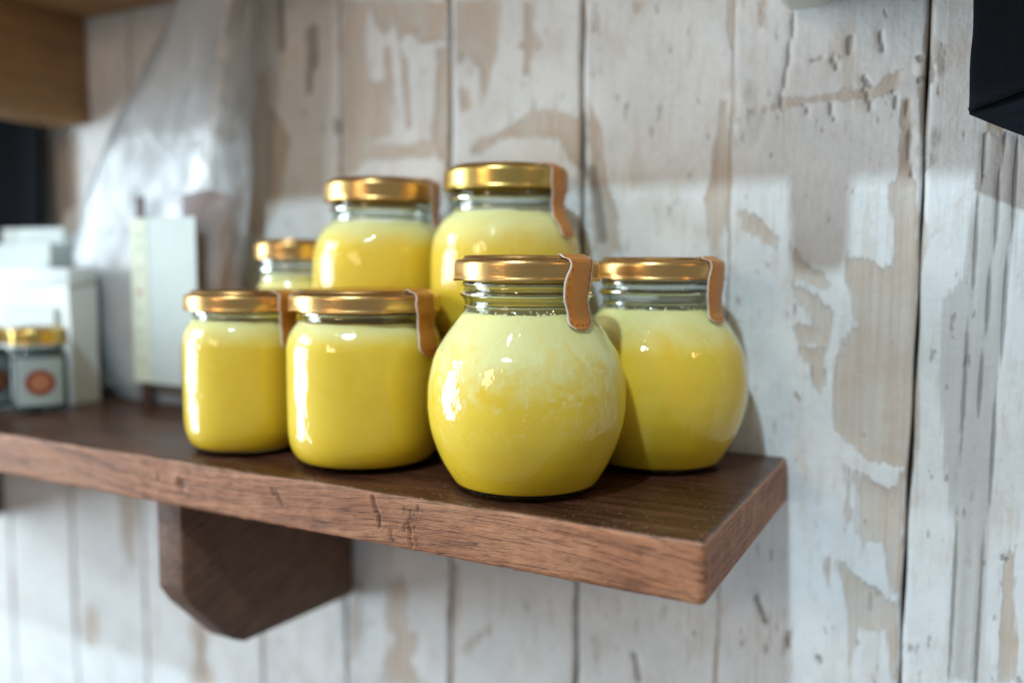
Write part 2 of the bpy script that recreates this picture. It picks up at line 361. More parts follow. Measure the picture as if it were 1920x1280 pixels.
# paint wear on the wall, in wall millimetres (x along the wall, z up from the shelf top)
BARE= [[(-411.8, 258.0), (-391.2, 252.0), (-389.0, 231.9), (-376.0, 215.1), (-368.4, 202.7), (-374.2, 179.2), (-383.0, 147.4), (-399.7, 131.4), (-415.4, 131.6)], [(-316.6, 296.9), (-295.3, 294.1), (-298.5, 261.5), (-295.9, 239.1), (-277.5, 237.3), (-275.9, 200.5), (-291.7, 197.1), (-296.6, 183.1), (-318.4, 168.9)], [(-295.3, 294.1), (-230.0, 285.2), (-230.0, 258.1), (-249.7, 258.2), (-261.5, 268.1), (-270.5, 261.3), (-272.6, 276.6), (-281.8, 266.9), (-290.9, 278.9)], [(-282.8, 259.7), (-277.3, 262.8), (-273.9, 233.3), (-275.5, 202.3), (-281.4, 204.6)], [(-269.2, 260.0), (-262.1, 250.3), (-257.5, 202.9), (-264.2, 201.2), (-267.5, 232.8)], [(-238.9, 256.6), (-228.3, 255.5), (-228.4, 179.6), (-237.0, 180.0), (-243.0, 191.9)], [(-317.0, 196.4), (-273.3, 192.2), (-240.0, 193.8), (-241.3, 181.7), (-317.2, 184.2)], [(-224.1, 284.4), (-185.4, 279.2), (-190.0, 266.4), (-192.3, 242.9), (-202.3, 213.0), (-205.2, 237.4), (-212.5, 245.8), (-222.5, 241.9)], [(-221.6, 228.6), (-212.5, 226.0), (-210.4, 213.6), (-218.3, 210.1)], [(-212.4, 184.0), (-206.3, 191.7), (-192.1, 195.0), (-170.6, 205.4), (-157.2, 209.4), (-142.3, 204.9), (-130.6, 199.1), (-130.2, 167.8), (-141.2, 175.0), (-145.8, 187.2), (-164.7, 190.4), (-188.1, 190.6), (-206.3, 181.9)], [(-172.2, 277.4), (-164.6, 276.4), (-166.0, 260.1), (-160.6, 251.2), (-157.6, 246.5), (-165.1, 246.1), (-168.1, 230.4), (-171.9, 230.7), (-171.2, 245.4), (-175.9, 247.9), (-170.9, 254.0)], [(-126.8, 213.4), (-121.4, 204.9), (-116.9, 193.2), (-113.8, 170.3), (-111.0, 153.9), (-105.6, 140.7), (-104.5, 117.8), (-117.4, 107.9), (-122.2, 117.9), (-125.2, 147.8)], [(-124.1, 270.9), (-119.5, 270.3), (-119.9, 251.3), (-123.5, 251.1)], [(-97.5, 265.4), (-93.1, 264.9), (-94.1, 260.6), (-97.1, 261.0)], [(-44.5, 203.3), (-40.6, 204.5), (-36.8, 166.5), (-35.3, 155.8), (-40.5, 145.3), (-41.9, 126.8), (-41.2, 77.0), (-45.3, 89.4), (-47.4, 108.2), (-50.7, 139.4), (-53.1, 148.2), (-48.2, 164.0), (-46.5, 185.3)], [(-41.8, 259.8), (-35.1, 258.9), (-37.0, 241.4), (-38.6, 232.7), (-41.9, 242.0)], [(-24.9, 257.5), (-20.8, 256.9), (-21.0, 242.4), (-23.3, 241.5)], [(-29.2, 197.6), (-17.3, 198.7), (-8.7, 202.1), (11.1, 202.2), (38.1, 204.0), (45.1, 211.1), (50.7, 212.5), (50.7, 200.9), (38.3, 197.9), (27.6, 199.0), (5.7, 198.0), (-11.4, 195.9), (-27.6, 194.2)], [(51.3, 196.8), (56.9, 197.1), (57.6, 156.3), (61.2, 154.7), (62.7, 131.1), (64.7, 34.8), (63.5, -0.2), (52.4, 0.9), (42.6, 2.7), (34.1, 9.0), (23.7, 18.2), (21.9, 37.3), (21.7, 58.6), (27.1, 64.5), (32.7, 76.5), (31.6, 91.1), (26.8, 102.7), (28.0, 114.4), (33.8, 113.5), (41.7, 110.3), (49.7, 107.5), (50.4, 131.3), (47.4, 152.5), (50.9, 156.6)], [(-3.2, 121.9), (2.6, 119.8), (5.8, 109.0), (15.9, 106.1), (19.5, 98.2), (17.1, 94.3), (9.6, 97.8), (3.8, 101.9), (-1.0, 98.8)], [(-0.1, 96.4), (4.8, 97.1), (15.0, 90.7), (21.4, 84.4), (20.3, 67.2), (19.3, 64.1), (2.9, 65.8), (1.2, 75.4), (5.5, 74.9), (11.0, 75.1), (7.2, 84.6), (2.3, 86.9)], [(3.0, 63.3), (18.7, 63.5), (18.7, 49.1), (18.4, 41.6), (15.7, 36.3), (11.5, 42.0), (10.0, 53.1), (5.8, 57.4)], [(-31.2, 140.5), (-21.4, 137.2), (-9.1, 123.4), (-10.4, 118.0), (-21.0, 123.5), (-29.6, 129.7)], [(36.0, -4.0), (42.7, -6.8), (55.9, -12.9), (61.2, 5.4), (62.1, -35.8), (62.7, -70.0), (57.4, -71.9), (50.4, -43.6), (42.1, -42.4), (37.9, -39.5)], [(30.1, -57.5), (37.3, -62.5), (48.6, -68.1), (57.5, -74.9), (62.2, -71.6), (63.6, -119.8), (59.4, -120.8), (55.0, -92.7), (41.8, -93.9), (38.7, -114.8), (34.8, -86.1)], [(30.9, -1.6), (34.9, -3.5), (35.4, -33.7), (32.4, -35.7)], [(20.0, -54.6), (25.3, -56.8), (25.3, -74.2), (22.1, -72.9)], [(108.0, -45.8), (114.6, -33.4), (118.9, -106.7), (110.3, -108.7)], [(88.6, 242.1), (97.9, 240.9), (101.2, 172.9), (91.7, 176.1)], [(-226.0, -102.7), (-219.9, -97.8), (-221.6, -187.7), (-227.0, -189.0)]]
SOFT= [[(-284.4, -124.8), (-271.8, -116.5), (-261.6, -128.7), (-266.4, -145.6), (-254.7, -159.3), (-258.1, -180.2), (-247.9, -198.0), (-293.5, -209.0), (-288.3, -187.0), (-278.4, -168.4), (-285.6, -153.5)], [(-497.3, -198.4), (-479.6, -187.8), (-462.5, -203.0), (-469.5, -225.6), (-454.7, -247.9), (-496.3, -257.9), (-487.4, -227.2)], [(-580.4, -79.6), (-562.2, -67.9), (-548.5, -99.7), (-558.7, -169.1), (-574.5, -147.2)], [(-317.6, -130.7), (-306.9, -124.7), (-304.3, -153.1), (-309.7, -187.6), (-316.9, -193.5)], [(-487.3, 295.0), (-411.6, 301.9), (-413.1, 209.6), (-438.0, 178.0), (-472.4, 209.3)], [(-662.3, 226.1), (-610.2, 227.3), (-611.9, 134.1), (-661.2, 125.0)], [(-219.9, -161.8), (-209.8, -149.9), (-192.8, -136.8), (-189.8, -141.1), (-205.5, -158.6), (-217.2, -169.0)], [(-120.3, -116.7), (-115.0, -121.0), (-112.5, -136.6), (-114.5, -156.8), (-119.0, -156.0), (-117.8, -134.2)], [(-54.1, -107.0), (-50.6, -114.8), (-52.0, -137.1), (-55.5, -134.5)], [(-16.9, -80.0), (-13.1, -82.6), (-7.1, -97.6), (-9.9, -104.7), (-14.6, -92.6)], [(0.2, -97.7), (4.6, -102.3), (6.1, -114.2), (2.0, -116.7)], [(-162.1, -113.9), (-157.2, -124.0), (-160.2, -154.4), (-164.3, -136.6)], [(-74.9, -100.9), (-69.7, -103.3), (-72.7, -124.5)], [(-627.4, -201.6), (-605.5, -212.7), (-615.3, -255.6), (-637.5, -245.0)], [(-97.7, 88.3), (-83.7, 75.6), (-89.9, 42.3), (-98.9, 61.8)], [(-12.1, 28.6), (-5.2, 16.8), (-8.0, -8.5), (-13.8, 3.4)]]
GREY= [[(91.5, 178.8), (108.1, 173.7), (107.9, 119.6), (103.9, 76.4), (103.4, 37.9), (103.1, -29.5), (103.0, -110.5), (87.0, -114.3), (85.9, -32.2), (78.4, 7.3), (74.9, 47.0), (74.7, 92.1), (82.9, 103.3), (86.8, 136.1)]]
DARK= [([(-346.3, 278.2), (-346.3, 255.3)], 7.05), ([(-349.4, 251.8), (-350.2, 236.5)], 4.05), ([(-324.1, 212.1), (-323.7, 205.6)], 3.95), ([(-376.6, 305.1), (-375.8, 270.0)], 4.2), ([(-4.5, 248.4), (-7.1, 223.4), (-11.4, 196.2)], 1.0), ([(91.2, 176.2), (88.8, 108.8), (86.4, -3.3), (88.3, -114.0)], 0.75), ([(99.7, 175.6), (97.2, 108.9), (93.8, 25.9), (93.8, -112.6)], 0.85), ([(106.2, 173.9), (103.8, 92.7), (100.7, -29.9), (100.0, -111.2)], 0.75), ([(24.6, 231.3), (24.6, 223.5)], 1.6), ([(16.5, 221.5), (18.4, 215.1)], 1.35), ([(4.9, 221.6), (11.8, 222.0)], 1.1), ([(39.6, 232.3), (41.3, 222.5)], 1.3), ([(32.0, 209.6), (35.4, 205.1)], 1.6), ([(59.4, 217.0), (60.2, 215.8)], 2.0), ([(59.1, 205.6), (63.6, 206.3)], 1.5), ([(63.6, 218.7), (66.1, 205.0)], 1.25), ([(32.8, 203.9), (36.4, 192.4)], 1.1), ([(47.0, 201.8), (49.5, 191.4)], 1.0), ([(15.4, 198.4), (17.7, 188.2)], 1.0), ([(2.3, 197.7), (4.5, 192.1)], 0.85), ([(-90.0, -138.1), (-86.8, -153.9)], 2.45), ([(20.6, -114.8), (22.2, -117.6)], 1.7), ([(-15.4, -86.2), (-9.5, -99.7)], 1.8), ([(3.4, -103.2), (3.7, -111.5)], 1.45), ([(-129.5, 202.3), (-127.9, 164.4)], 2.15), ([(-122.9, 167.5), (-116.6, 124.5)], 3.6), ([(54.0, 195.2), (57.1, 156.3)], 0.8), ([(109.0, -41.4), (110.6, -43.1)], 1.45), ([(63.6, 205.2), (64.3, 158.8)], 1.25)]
LUMP= [(-32.0, 190.3, 10.3), (63.3, 213.9, 6.5), (67.1, 210.3, 3.9), (64.9, 175.2, 5.0), (64.1, 164.3, 4.0), (-31.8, 205.3, 6.6)]

# ------------------------------------------------------------------ wall of painted planks
def seg_dist(px, pz, a, b):
    ax, az = a; bx, bz = b; dx, dz = bx - ax, bz - az
    t = np.clip(((px - ax) * dx + (pz - az) * dz) / (dx * dx + dz * dz + 1e-9), 0, 1)
    return np.hypot(px - ax - t * dx, pz - az - t * dz)
def poly_sd(px, pz, poly):
    d = np.full(px.shape, 1e9); inside = np.zeros(px.shape, bool); n = len(poly)
    for i in range(n):
        a, b = poly[i], poly[(i + 1) % n]
        d = np.minimum(d, seg_dist(px, pz, a, b))
        c = ((a[1] > pz) != (b[1] > pz)) & (px < (b[0] - a[0]) * (pz - a[1]) / (b[1] - a[1] + 1e-12) + a[0])
        inside ^= c
    return np.where(inside, d, -d)

wall_bm = bmesh.new(); box(wall_bm, -1.12, 0.36, 0.0125, 0.03, -0.46, 0.46)
wall = bm_obj('wall', wall_bm, M['backing'], smooth=False)
tag(wall, 'wall of vertical wooden boards with peeling white paint', 'wall', kind='structure')
GAPS = [-1110, -1020, -925, -832, -737, -642, -545, -477, -406, -321, -228, -131, -37.5, 63.5, 160, 255, 350]
rng = np.random.default_rng(5)
for i in range(len(GAPS) - 1):
    x0, x1 = GAPS[i], GAPS[i + 1]
    gw = {-37.5: 0.12, -321: 0.15, -406: 0.4, 63.5: 0.75, -131: 1.2, -228: 1.1}
    g0, g1 = gw.get(x0, 0.7), gw.get(x1, 0.7); x0 += g0; x1 -= g1
    c0, c1 = min(1.0, g0 / 0.8), min(1.0, g1 / 0.8)
    st = 1.8 if x0 > -330 else 3.2
    nx = max(6, int((x1 - x0) / st)); nz = int(900 / st)
    inner = np.linspace(x0 + 1.6, x1 - 1.6, nx)
    xs = np.concatenate([[x0, x0, x0 + 0.5], inner, [x1 - 0.5, x1, x1]])
    ys = np.concatenate([[12, 1.9 * c0, 0.6 * c0], np.zeros(nx), [0.6 * c1, 1.9 * c1, 12]])
    zs = np.linspace(-450, 450, nz)
    X, Z = np.meshgrid(xs, zs); Y = np.tile(ys, (nz, 1)).astype(float)
    edgew = 0.5 * np.sin(Z * 0.021 + i) + 0.35 * np.sin(Z * 0.093 + 2 * i)          # hand-sawn, not quite straight
    side = np.zeros_like(X); side[:, :3] = 1; side[:, -3:] = 1
    X = X + side * edgew * np.where(X < (x0 + x1) / 2, c0, c1)
    Y = Y + rng.uniform(-0.2, 0.9) + 0.35 * np.sin(X * 0.05 + i) 
    bare = np.full(X.shape, -1.0); grey = np.full(X.shape, -1.0); dark = np.zeros(X.shape); lump = np.zeros(X.shape)
    def near(pts, m=12):
        q = np.array(pts); return q[:, 0].max() > x0 - m and q[:, 0].min() < x1 + m
    for pl in BARE:
        if near(pl): bare = np.maximum(bare, np.clip(poly_sd(X, Z, pl) / 5.0, -1, 1))
    for pl in SOFT:
        if near(pl): bare = np.maximum(bare, np.clip(poly_sd(X, Z, pl) / 11.0 - 0.12, -1, 0.5))
    for pl in GREY:
        if near(pl): grey = np.maximum(grey, np.clip(poly_sd(X, Z, pl) / 8.0, -1, 1))
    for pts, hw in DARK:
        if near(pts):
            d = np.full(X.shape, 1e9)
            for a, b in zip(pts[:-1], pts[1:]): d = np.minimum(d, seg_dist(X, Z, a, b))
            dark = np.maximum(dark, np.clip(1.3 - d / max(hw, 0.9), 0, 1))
    for lx, lz, r in LUMP:
        lump = np.maximum(lump, np.clip(1.2 - np.hypot(X - lx, (Z - lz) * 0.8) / r, 0, 1))
    # paint rubs off along the arrises in places
    ed = np.minimum(X - x0, x1 - X)
    bare = np.maximum(bare, np.clip(0.25 - ed / 5.0, -1, 0.25) + 0.45 * np.sin(Z * 0.017 + 3 * i) * np.sin(Z * 0.041 + i) - 0.12)
    Y = Y - 1.6 * lump * (0.6 + 0.4 * np.sin(X * 1.7) * np.sin(Z * 1.3)) + 0.5 * np.clip(bare, 0, 1) + 0.9 * dark * (np.abs(side - 1))
    V = np.stack([X, Y, Z], -1).reshape(-1, 3) / 1000
    nc = len(xs)
    a = (np.arange(nz - 1)[:, None] * nc + np.arange(nc - 1)[None, :]).ravel()
    Fc = np.stack([a, a + 1, a + nc + 1, a + nc], -1)
    me = bpy.data.meshes.new('plank'); me.from_pydata(V.tolist(), [], Fc.tolist()); me.materials.append(M['plank'])
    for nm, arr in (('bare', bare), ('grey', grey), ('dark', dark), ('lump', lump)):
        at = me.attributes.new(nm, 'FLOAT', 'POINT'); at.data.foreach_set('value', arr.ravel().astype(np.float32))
    me.polygons.foreach_set('use_smooth', [True] * len(me.polygons)); me.update()
    link(bpy.data.objects.new('plank', me), wall)

# ------------------------------------------------------------------ shelves
DEPTH, THICK = 0.1758, 0.0265
DENTS = [  # short gouges in the front edge: (x, z) mm pairs, half width, depth
    ([(-162.5, -3), (-160.5, -9), (-158.5, -12)], 0.8, 1.2), ([(-158.5, -13), (-158.3, -17)], 0.7, 1.1), ([(-152.5, -18), (-150.5, -24)], 0.6, 0.7),
    ([(-144, -6), (-143.5, -9)], 0.6, 0.8), ([(-141, -7), (-140, -12)], 0.6, 0.9), ([(-138.6, -8), (-138, -11)], 0.5, 0.8),
    ([(-142, -13), (-140.6, -18)], 0.8, 1.2), ([(-138.5, -14), (-138.2, -17)], 0.5, 0.8), ([(-141, -20), (-139.5, -24)], 0.6, 0.9), ([(-137.6, -20), (-136.6, -22)], 0.5, 0.7), ([(-144.4, -14), (-144.2, -17)], 0.5, 0.7), ([(-136.5, -4), (-136.3, -7)], 0.4, 0.5),
    ([(-294, -12.5), (-292, -14)], 2.2, 1.2), ([(-224, -8), (-221, -13), (-219, -15)], 0.9, 0.9), ([(-226.5, -7), (-225.5, -10)], 0.8, 0.6),
    ([(-312, -9), (-311, -13)], 1.0, 0.6), ([(-60, -17), (-56, -17.5)], 0.4, 0.4), ([(-30, -8), (-26, -8.2)], 0.4, 0.4)]
def make_board(name, xa, xb, z_top, parent, mats, dense=True, dents=()):
    """board with a softly worn arris; cross-section lofted along x"""
    r = 2.6; D, T = DEPTH * 1000, THICK * 1000
    prof = []                                    # (y, z) loop starting at the back bottom
    def arc(cy, cz, a0, a1, n=5):
        for k in range(n + 1):
            a = math.radians(a0 + (a1 - a0) * k / n); prof.append((cy + r * math.cos(a), cz + r * math.sin(a)))
    def line(p, q, n):
        for k in range(1, n): prof.append((p[0] + (q[0] - p[0]) * k / n, p[1] + (q[1] - p[1]) * k / n))
    arc(-D + r, -T + r, 270, 180); line((-D, -T + r), (-D, -r), 18 if dense else 4); arc(-D + r, -r, 180, 90)
    line((-D + r, 0), (-r - 0.5, 0), 40 if dense else 8); arc(-r - 0.5, -r, 90, 0); line((-0.5, -r), (-0.5, -T + r), 4); arc(-r - 0.5, -T + r, 0, -90); line((-r - 0.5, -T), (-D + r, -T), 12)
    prof = np.array(prof); n = len(prof)
    L = (xb - xa) * 1000
    if dense:
        xs = np.concatenate([np.arange(xa * 1000, -340, 6.0), np.arange(-340, xb * 1000 - r, 1.1)])
    else: xs = np.arange(xa * 1000, xb * 1000 - r, 12.0)
    xs = list(xs); ins = [0.0] * len(xs)
    for k in range(1, 6):
        a = math.radians(90 * k / 5); xs.append(xb * 1000 - r + r * math.sin(a)); ins.append(r * (1 - math.cos(a)))
    cy, cz = prof[:, 0].mean(), -T / 2
    V = []; E = []; DN = []
    for x, d in zip(xs, ins):
        # corner of the board is worn rounder in plan
        p = prof.copy()
        p[:, 0] = np.where(p[:, 0] < cy, p[:, 0] + d, p[:, 0] - d); p[:, 1] = np.where(p[:, 1] < cz, p[:, 1] + d, p[:, 1] - d)
        dn = np.zeros(n)
        front = (prof[:, 0] < -D + 0.05)
        if dense:
            wv = 0.35 * np.sin(x * 0.031) + 0.25 * np.sin(x * 0.083 + 1) + 0.12 * math.sin(x * 0.41)
            arr = np.array([noise.noise(Vector((x * 0.25, z * 0.5, 3.0))) for z in prof[:, 1]])
            p[:, 0] += np.where(prof[:, 0] < -D + r + .01, wv * 0.6 + 0.22 * arr, 0)
            p[:, 1] += np.where((prof[:, 1] > -r - .01) & (prof[:, 0] < -D + 9), 0.25 * math.sin(x * 0.057) - 0.3 * abs(noise.noise(Vector((x * 0.12, 0, 0)))), 0)
            p[:, 1] += np.where(prof[:, 1] < -T + r, 0.4 * noise.noise(Vector((x * 0.16, 9, 0))) + 0.2 * noise.noise(Vector((x * 0.6, 5, 0))), 0)
            for pts, hw, dep in dents:
                if pts[0][0] - 6 < x < pts[-1][0] + 6:
                    dd = np.full(n, 1e9)
                    for a, b in zip(pts[:-1], pts[1:]): dd = np.minimum(dd, seg_dist(np.full(n, x), prof[:, 1], a, b))
                    k = np.exp(-(dd / hw) ** 2) * front; rim = np.exp(-((dd - 2.0 * hw) / hw) ** 2) * front * 0.3
                    p[:, 0] += dep * k - dep * rim * 0.6; dn = np.maximum(dn, k)
        V += [(x / 1000, q[0] / 1000, z_top + q[1] / 1000) for q in p]; DN += list(dn)
        dist_end = xb * 1000 - x
        E += [max(math.exp(-((q[0] + D) / 2.2)), math.exp(-dist_end / 2.6)) if q[1] > -r - .5 else 0.0 for q in prof]
    Fc = []; MI = []
    for i in range(len(xs) - 1):
        for k in range(n):
            k2 = (k + 1) % n
            Fc.append((i * n + k, (i + 1) * n + k, (i + 1) * n + k2, i * n + k2))
            y, z = (prof[k] + prof[k2]) / 2
            MI.append(0 if (z > -0.35 * r and ins[i + 1] < 0.6 * r) else 1)
    last = (len(xs) - 1) * n
    Fc.append(tuple(last + k for k in range(n))); MI.append(1); Fc.append(tuple(reversed(range(n)))); MI.append(1)
    o = mesh_obj(name, V, Fc, mats, parent, True, MI)
    bm = bmesh.new(); bm.from_mesh(o.data); bmesh.ops.recalc_face_normals(bm, faces=bm.faces[:]); bm.to_mesh(o.data); bm.free()
    a = o.data.attributes.new('edge', 'FLOAT', 'POINT'); a.data.foreach_set('value', np.array(E, np.float32))
    a = o.data.attributes.new('dent', 'FLOAT', 'POINT'); a.data.foreach_set('value', np.array(DN, np.float32))
    return o
def make_bracket(x0, x1, prof, mat, parent, bev=0.0022):
    bm = bmesh.new()
    a = [bm.verts.new((x0, y, z)) for y, z in prof]; b = [bm.verts.new((x1, y, z)) for y, z in prof]; n = len(prof)
    bm.faces.new(a); bm.faces.new(list(reversed(b)))
    for i in range(n): bm.faces.new((a[i], b[i], b[(i + 1) % n], a[(i + 1) % n]))
    return bm_obj('bracket', bm, mat, parent, bevel=bev, segs=3)

shelf = empty('wooden_shelf', (0, 0, 0))
tag(shelf, 'thick reddish brown wooden shelf with angular brackets, carrying the jars', 'shelf')
make_board('board', -1.0, 0.0, 0.0, shelf, [M['top'], M['front']], True, DENTS)
BP = [(-0.0015, -0.0268), (-0.1597, -0.0268), (-0.1597, -0.0836), (-0.153, -0.094), (-0.122, -0.127), (-0.112, -0.1325), (-0.0015, -0.1387)]
make_bracket(-0.334, -0.312, BP, M['bracket'], shelf)
make_bracket(-0.7665, -0.7445, BP, M['bracket'], shelf)

upper = empty('upper_wooden_shelf', (0, 0, 0.318))
tag(upper, 'light brown wooden shelf seen from below at the top left corner', 'shelf')
ub = make_board('board', -1.0, 0.20, THICK, upper, [M['pine'], M['pine']], False)
make_bracket(-0.640, -0.596, [(-0.0015, -0.0003), (-0.165, -0.0003), (-0.165, -0.060), (-0.15, -0.0865), (-0.0015, -0.0895)], M['pine'], upper)
wb = make_bracket(-0.009, 0.018, [(-0.0015, -0.0003), (-0.150, -0.0003), (-0.150, -0.064), (-0.144, -0.074), (-0.010, -0.073), (-0.0015, -0.066)], M['grey_paint'], upper, 0.006)
wb['label'] = 'grey-white painted bracket end at the top edge'

# ------------------------------------------------------------------ jars
def split_profile(outer, fill, base_h):
    return [p for p in outer if p[1] >= fill], [p for p in outer if base_h <= p[1] <= fill], [p for p in outer if p[1] <= base_h]
A_OUT = [(0, 1.2), (24, 1.0), (29, 0.0), (31.5, 0.3), (34.6, 2.2), (38.6, 8.0), (43.0, 16.2), (46.9, 27.2), (48.6, 37.0), (48.8, 44.0), (48.3, 52.0), (45.5, 64.0), (40.3, 73.4), (34.6, 81.4), (31.2, 85.6), (30.2, 88.5), (30.2, 91.2), (31.0, 92.6), (32.1, 94.2), (31.0, 95.8), (30.4, 97.0), (30.6, 98.6), (31.2, 99.6), (30.4, 101.0), (30.2, 105.0), (30.0, 108.5)]
B_OUT = [(0, 1.2), (21, 1.0), (27, 0.0), (30, 0.3), (34.5, 1.6), (38.6, 5.0), (41.2, 10.0), (42.4, 16.0), (42.8, 27.0), (42.9, 58.0), (42.2, 66.5), (39.6, 73.0), (36.4, 76.8), (35.0, 79.0), (34.6, 81.0), (35.4, 82.2), (34.8, 83.4), (34.6, 86.0), (34.4, 91.0)]
C_OUT = [(0, 1.2), (22, 1.0), (28, 0.0), (31, 0.4), (36.5, 3.0), (41.2, 9.0), (44.2, 18.0), (45.6, 30.0), (45.8, 50.0), (44.6, 63.0), (42.0, 71.5), (37.6, 77.8), (33.6, 80.6), (32.4, 83.0), (32.3, 86.5), (33.2, 88.0), (33.8, 89.2), (33.0, 90.6), (32.5, 92.5), (32.4, 95.0), (32.2, 104.0)]
LID = {'A': (35.0, 100.6, 112.5), 'B': (40.7, 83.2, 94.6), 'C': (37.2, 94.0, 108.2)}     # radius, bottom, top
FILL = {'A': 85.0, 'B': 77.2, 'C': 81.0}
STRAP = {  # (r, z) path of the paper seal from the lid's middle down to the shoulder
    'A': [(12, 111.5), (27, 111.6), (29.2, 112.8), (30.6, 112.9), (32.5, 111.4), (34.3, 110.9), (35.35, 109.4), (35.5, 105), (35.6, 101), (35.3, 96), (34.9, 91), (34.7, 87), (35.0, 83.5), (36.4, 80.4), (37.4, 78.9)],
    'B': [(16, 93.6), (33, 93.7), (35, 94.9), (36.5, 95.0), (38.4, 93.6), (40.0, 93.0), (41.05, 91.5), (41.2, 87), (41.3, 83), (40.6, 79), (40.8, 74), (42.1, 69), (43.0, 64.5), (43.2, 60.5)],
    'C': [(14, 107.0), (29, 107.2), (31.5, 108.5), (33, 108.6), (34.8, 107.2), (36.5, 106.6), (37.55, 105), (37.7, 100), (37.8, 94), (37.2, 89), (37.0, 84), (38.5, 79), (41.6, 74), (43.6, 69.5), (44.6, 66.5)]}
def strap(jar, kind, ang, zscale, lean, name='seal_strip', half=7.7):
    path = resample(STRAP[kind], 0.8); Rl = LID[kind][0]
    L = [0.0]
    for a, b in zip(path[:-1], path[1:]): L.append(L[-1] + math.hypot(b[0] - a[0], b[1] - a[1]))
    tot = L[-1]; i0 = next(i for i, p in enumerate(path) if p[0] > Rl)      # where it leaves the lid's top
    l0 = L[i0]
    def lateral(s):        # wavy cut: the strip leans one way, then back
        u = max(0.0, (s - l0) / (tot - l0)); return lean * (0.7 * math.sin(u * math.pi * 1.15) ** 2 * (1 if u < 0.9 else 1) + 0.15 * u) + 0.35 * math.sin(s * 0.55)
    def width(s):
        u = max(0.0, (s - l0) / (tot - l0)); w = half * (1 + 0.06 * math.sin(s * 0.4)) * (1.0 - 0.10 * u)
        e = tot - s
        if e < 4.5: w *= max(0.30, math.sqrt(max(0.0, 1 - ((4.5 - e) / 4.9) ** 2)))
        return w
    def pt(i, lat, lift):
        r, z = path[i]; a, b = path[max(0, i - 1)], path[min(len(path) - 1, i + 1)]
        tx, tz = b[0] - a[0], b[1] - a[1]; l = math.hypot(tx, tz) or 1
        nr, nz = -tz / l, tx / l                       # outward normal of the path
        r += nr * lift; z += nz * lift
        th = ang + lat / max(r, Rl * 0.75)
        return (r * math.cos(th) / 1000, r * math.sin(th) / 1000, z * zscale / 1000)
    def ribbon(extra, lift0, lift1, end_extra, m=10):
        V, Fc = [], []
        rows = list(range(0, len(path)))
        for side_l in (lift0, lift1):
            for i in rows:
                w = width(L[i]) + extra; c = lateral(L[i])
                for k in range(m + 1): V.append(pt(i, c + w * (-1 + 2 * k / m), side_l))
        R, Cn = len(rows), m + 1; off = R * Cn
        for i in range(R - 1):
            for k in range(m):
                a = i * Cn + k
                Fc.append((off + a, off + a + 1, off + a + Cn + 1, off + a + Cn)); Fc.append((a, a + Cn, a + Cn + 1, a + 1))
        for i in range(R - 1):
            a = i * Cn; Fc.append((a, off + a, off + a + Cn, a + Cn)); b = a + m; Fc.append((b, b + Cn, off + b + Cn, off + b))
        e = (R - 1) * Cn
        for k in range(m): Fc.append((e + k, off + e + k, off + e + k + 1, e + k + 1)); Fc.append((k, k + 1, off + k + 1, off + k))
        return V, Fc
    V, Fc = ribbon(0, 0.12, 0.30, 0); o = mesh_obj(name, V, Fc, M['paper'], jar)
    V, Fc = ribbon(0.85, 0.02, 0.11, 0.8); mesh_obj('border', V, Fc, M['paper_edge'], o)
    V, Fc = [], []
    s = l0 - 1.5
    while s < tot - 3:
        for side in (-1, 1):
            base = len(V); js = [j for j in range(len(path)) if s <= L[j] <= s + 2.3]
            if len(js) < 2: continue
            for j in js:
                c = lateral(L[j]); w = width(L[j]) - 1.15
                for dlt in (-0.3, 0.3): V.append(pt(j, c + side * w + dlt, 0.34))
            for q in range(len(js) - 1):
                a = base + 2 * q; Fc.append((a, a + 1, a + 3, a + 2))
        s += 4.0
    j = max(i for i in range(len(path)) if L[i] < tot - 1.4)
    for c0 in (-2.9, 0.4, 3.4):
        base = len(V)
        for q in range(4):
            for dz in (0, 1): V.append(pt(max(j - dz, 0), lateral(L[j]) + c0 - 1.0 + q * 0.6, 0.34))
        for q in range(3): a = base + 2 * q; Fc.append((a, a + 2, a + 3, a + 1))
    st = mesh_obj('stitching', V, Fc, M['stitch'], o); st['kind'] = 'stuff'
    return o

